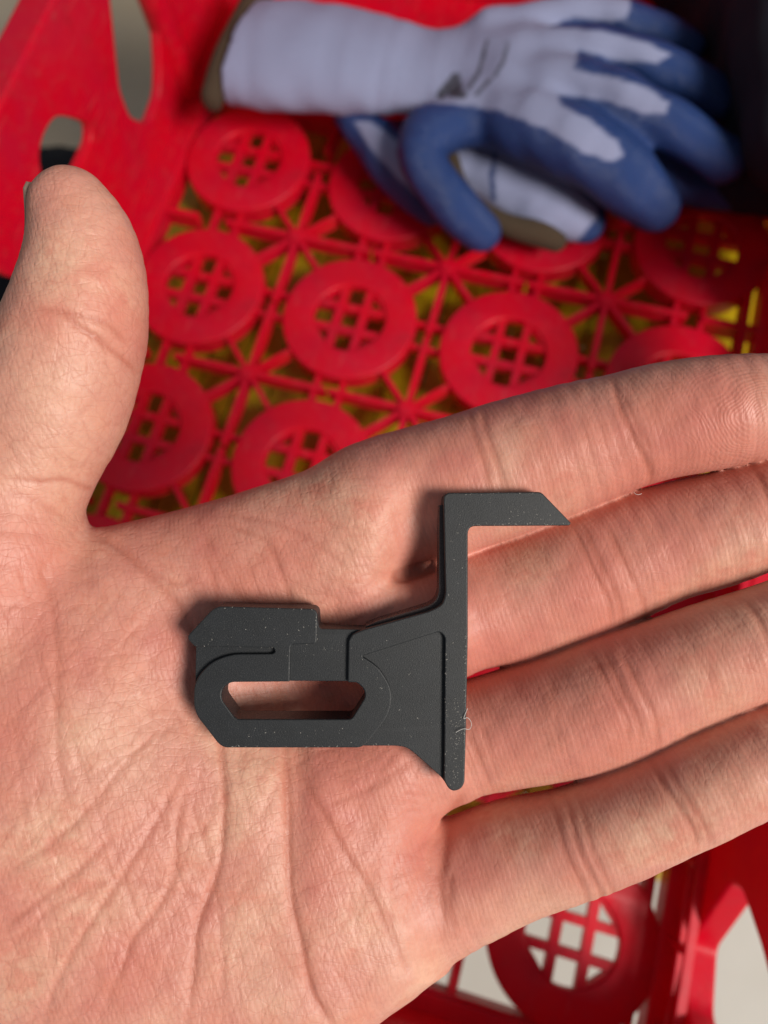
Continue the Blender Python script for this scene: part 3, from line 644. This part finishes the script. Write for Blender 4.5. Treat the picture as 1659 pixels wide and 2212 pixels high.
# ------------------------------------------------------------------ gloves and cloth (metres)
def wch(rows, n=3):
    out = []
    for X, Y, r, z in rows:
        p = Wz(X, Y, z); dep = (CAM - p) @ B[:, 2]; out.append((*(p * 1000), r * dep / 1700 * 1000))
    return densify(out, n)
def px_of(P):
    c = (P / 1000 - CAM) @ B; return 829.5 + 1700 * c[:, 0] / -c[:, 2], 1106 - 1700 * c[:, 1] / -c[:, 2]
def soft_mesh(name, parts, k, h, cut=None, bumpy=0, floor=0.):
    lo = np.min([c[:, :3].min(0) - c[:, 3].max() - 4 for c, _ in parts], 0); hi = np.max([c[:, :3].max(0) + c[:, 3].max() + 4 for c, _ in parts], 0)
    def f(P):
        d = None
        for c, kz in parts:
            e = sd_chain(P, c, kz, 14, 15)
            d = e if d is None else smin(d, e, k)
        if cut is not None: d = np.maximum(d, cut(P))
        if bumpy: d = d + bumpy * (np.sin(P[:, 0] * .16 + P[:, 1] * .1) * np.sin(P[:, 1] * .21 - P[:, 0] * .07 + 1) + .4 * np.sin(P[:, 0] * .35 + P[:, 2] * .3))
        return np.maximum(d, floor + .8 - P[:, 2])
    return surface_nets(f, lo, hi, h, ch=4, band=2.2, iters=2)
def line_cut(a, b, z, side):
    A = Wz(*a, z) * 1000; Bp = Wz(*b, z) * 1000; v = Bp - A; n = np.array([-v[1], v[0], 0]); n /= np.linalg.norm(n)
    return lambda P: ((P - A) @ n) * side
def build_gloves():
    GL = mat_glove(); HEM = mat_simple('brown_hem', (.045, .028, .016), (.09, .06, .035), 300, .95, .4, .001)
    M = Matrix.Scale(.001, 4)
    # upper glove
    parts = [(wch([(520, 118, 122, .030), (640, 122, 134, .030), (800, 140, 120, .030), (900, 155, 104, .030), (1000, 165, 118, .030), (1090, 175, 132, .032), (1180, 185, 128, .032)]), 1.75),
             (wch([(1060, 80, 55, .036), (1180, 42, 40, .040), (1300, 28, 34, .042), (1420, 62, 36, .040), (1490, 105, 34, .034)]), 1.05),
             (wch([(1090, 130, 60, .038), (1230, 105, 46, .046), (1350, 115, 42, .048), (1460, 155, 45, .044), (1550, 215, 44, .036)]), 1.05),
             (wch([(1100, 190, 66, .038), (1270, 185, 54, .048), (1390, 235, 50, .050), (1480, 290, 52, .044), (1560, 345, 50, .036)]), 1.05),
             (wch([(1040, 250, 62, .034), (1150, 275, 74, .042), (1260, 320, 76, .044), (1350, 385, 70, .038), (1410, 445, 58, .028)]), 1.1),
             (wch([(1020, 260, 50, .034), (930, 285, 62, .036), (915, 345, 52, .036), (975, 440, 50, .030), (1035, 500, 47, .020)]), 1.15)]
    V, Q = soft_mesh('g', parts, 7, 1.3, line_cut((470, 236), (592, -10), .03, 1), .5)
    X, Y = px_of(V)
    white = [(400, -200), (1360, -60), (1362, 20), (1350, 42), (1310, 46), (1240, 38), (1190, 58), (1300, 66), (1400, 92), (1446, 118), (1420, 136), (1330, 130), (1250, 108), (1240, 150), (1330, 168), (1400, 190), (1446, 222), (1440, 246), (1390, 246), (1300, 215), (1205, 205), (1210, 225), (1280, 262), (1335, 308), (1346, 336), (1326, 350), (1260, 330), (1180, 280), (1080, 240), (1000, 226), (920, 222), (880, 240), (860, 275), (800, 268), (700, 300), (400, 320)]
    wd = poly_sd(X, Y, white) + 1.5 * np.sin(X * .11 + Y * .05) * np.sin(Y * .13 - X * .04); coat = np.clip(.5 - wd / 5, 0, 1)
    pr = np.zeros(len(V))
    for pl, r in (([(952, 205), (968, 185), (985, 165), (990, 190), (975, 200), (1000, 205)], 9), ([(1012, 190), (1035, 155), (1052, 90)], 4), ([(1028, 205), (1060, 170)], 3.5), ([(1068, 165), (1088, 130), (1095, 90)], 3)):
        d, _ = poly_d(X, Y, pl); pr = np.maximum(pr, np.clip((r - d) / 3 + .5, 0, 1) * .85)
    pr *= (V[:, 2] > 32)
    me = np_mesh('glove', V, Q, {'coat': coat, 'print': pr}); o = link_mesh('work_glove', me, GL); o.matrix_world = M
    tag(o, 'white knit work glove with blue coated fingers, uppermost, cuff to the left', 'glove', 'pair of work gloves in the crate'); bpy.context.view_layer.update()
    hem = wch([(572, -40, 27, .032), (534, 40, 28, .034), (488, 130, 28, .034), (458, 212, 24, .030)]); V, Q = soft_mesh('h', [(hem, .8)], 2, 1.6)
    link_mesh('cuff_hem', np_mesh('hem', V, Q), HEM, o, M)
    # lower glove
    parts = [(wch([(760, 250, 40, .018), (830, 330, 54, .018), (890, 405, 50, .016), (935, 455, 36, .014)]), 1.3),
             (wch([(830, 300, 50, .014), (960, 320, 70, .012), (1080, 330, 90, .014)]), 1.9),
             (wch([(1010, 330, 75, .016), (1110, 380, 92, .016), (1200, 430, 90, .016), (1250, 470, 60, .014)]), 1.7),
             (wch([(1200, 330, 110, .018), (1350, 330, 120, .018), (1480, 380, 70, .016), (1600, 400, 60, .014), (1700, 380, 50, .014)]), 1.6)]
    V, Q = soft_mesh('g2', parts, 6, 1.3, None, .6)
    X, Y = px_of(V)
    w2 = [(765, 262), (800, 262), (880, 320), (935, 385), (955, 425), (945, 450), (915, 435), (860, 385), (800, 320)]
    w3 = [(960, 300), (1150, 320), (1290, 450), (1290, 470), (1230, 540), (1150, 520), (1050, 480), (980, 400)]
    wd = np.maximum(poly_sd(X, Y, w2), poly_sd(X, Y, w3)); coat = np.clip(.5 - wd / 5, 0, 1)
    d, _ = poly_d(X, Y, [(1072, 320), (1062, 380), (1066, 430)]); coat = np.maximum(coat, np.clip((7 - d) / 4, 0, 1))
    me = np_mesh('glove2', V, Q, {'coat': coat, 'print': np.zeros(len(V))}); o = link_mesh('work_glove', me, GL); o.matrix_world = M
    tag(o, 'second work glove tucked beneath the other, its brown-hemmed cuff showing', 'glove', 'pair of work gloves in the crate'); bpy.context.view_layer.update()
    hem = wch([(975, 345, 18, .022), (990, 400, 20, .022), (1030, 450, 21, .020), (1100, 488, 24, .018), (1165, 505, 28, .016), (1200, 520, 24, .014)]); V, Q = soft_mesh('h2', [(hem, 1.)], 2, 1.4)
    link_mesh('cuff_hem', np_mesh('hem', V, Q), HEM, o, M)
    # dark cloth; the tall mound past the frame edge is added to shade the fingertips
    parts = [(wch([(1440, -60, 60, .03), (1560, -20, 110, .03), (1640, 120, 110, .03), (1690, 260, 130, .028), (1640, 360, 80, .02)]), 1.1), (wch([(1700, -50, 150, .055), (1760, 100, 170, .06), (1790, 260, 170, .055)]), 1.0), (wch([(1560, 380, 60, .015), (1700, 400, 70, .015)]), 1.2)]
    V, Q = soft_mesh('c', parts, 14, 2., None, .8)
    o = link_mesh('dark_cloth', np_mesh('cloth', V, Q), mat_simple('dark_cloth', (.006, .008, .016), (.010, .013, .026), 60, .9, .3, .002)); o.matrix_world = M
    tag(o, 'bunched black and navy cloth in the crate corner behind the glove fingertips, its unseen right side raised to shade them', 'cloth')

# ------------------------------------------------------------------ floor and things below
def build_floor():
    k = NT('floor_concrete'); v = k.coord(); a = k.noise(v, 5, 6, .6); b = k.noise(v, 60, 4, .6)
    c = k.mix(k.ramp(a, [(.3, (0, 0, 0)), (.7, (1, 1, 1))]), (.46, .43, .38), (.60, .58, .54)); c = k.mix(k.ramp(b, [(.62, (0, 0, 0)), (.75, (.4, .4, .4))]), c, (.25, .22, .18))
    k.set(Base_Color=c, Roughness=.6, Normal=k.bump(b, .1, .001))
    bm = bmesh.new(); bmesh.ops.create_grid(bm, x_segments=4, y_segments=4, size=3); me = bm_mesh(bm, 'floor'); o = link_mesh('floor', me, k.m); o.location = (0, 0, -.20); o['kind'] = 'structure'
    bm = bmesh.new(); bmesh.ops.create_grid(bm, x_segments=2, y_segments=2, size=1); me = bm_mesh(bm, 'tan_floor')  # tan sheet lying over the left part of the floor
    o = link_mesh('tan_floor', me, mat_simple('tan_ground', (.64, .52, .36), (.74, .62, .46), 9, .8)); o.location = (-1.16, 0, -.196); o['kind'] = 'structure'

def build_bundle():
    M = Matrix.Scale(.001, 4)
    parts = [(wch([(60, 400, 60, -.18), (120, 375, 60, -.175), (190, 400, 60, -.18)]), 1.2), (wch([(-60, 620, 110, -.18), (20, 560, 110, -.175), (60, 700, 120, -.18)]), 1.2)]  # second lobe puts a dark area behind the wall cutout
    V, Q = soft_mesh('b', parts, 16, 3., None, 1.5, floor=-199.)
    o = link_mesh('dark_bundle', np_mesh('bundle', V, Q), mat_simple('navy_cloth', (.004, .006, .014), (.012, .010, .012), 40, .9, .3, .002)); o.matrix_world = M
    tag(o, 'dark navy bundle on the floor outside the crate, seen through its small left opening', 'bundle')
build_floor(); build_bundle(); build_crate(); build_yellow(); build_gloves()
build_hand(); build_clip()
LINT = mat_simple('lint', (.6, .58, .55), (.7, .68, .66), 1, .9)
def hz(pts): return [tuple(Hp(x, y, z)) for x, y, z in pts]
fibre(hz([(806, 1083, -5.8), (803, 1072, -5.2), (812, 1062, -5), (820, 1056, -5), (822, 1066, -5.2), (814, 1072, -5), (812, 1080, -5.4)]), .05, M_hand, 'short curled white fibre on the skin above the clip, near the index knuckle', LINT)
fibre(hz([(985, 1582, .3), (1000, 1572, .5), (1015, 1578, .4), (1020, 1562, .2), (1010, 1548, .2), (1000, 1555, .4), (1006, 1540, .2), (1010, 1530, 0)]), .04, M_hand, 'thin looping fibre caught on the lower right edge of the black clip', LINT)
fibre(hz([(1370, 1064, -4.7), (1376, 1072, -4.4), (1386, 1066, -4.4)]), .035, M_hand, 'tiny pale fibre on the index finger right of the hook', LINT)
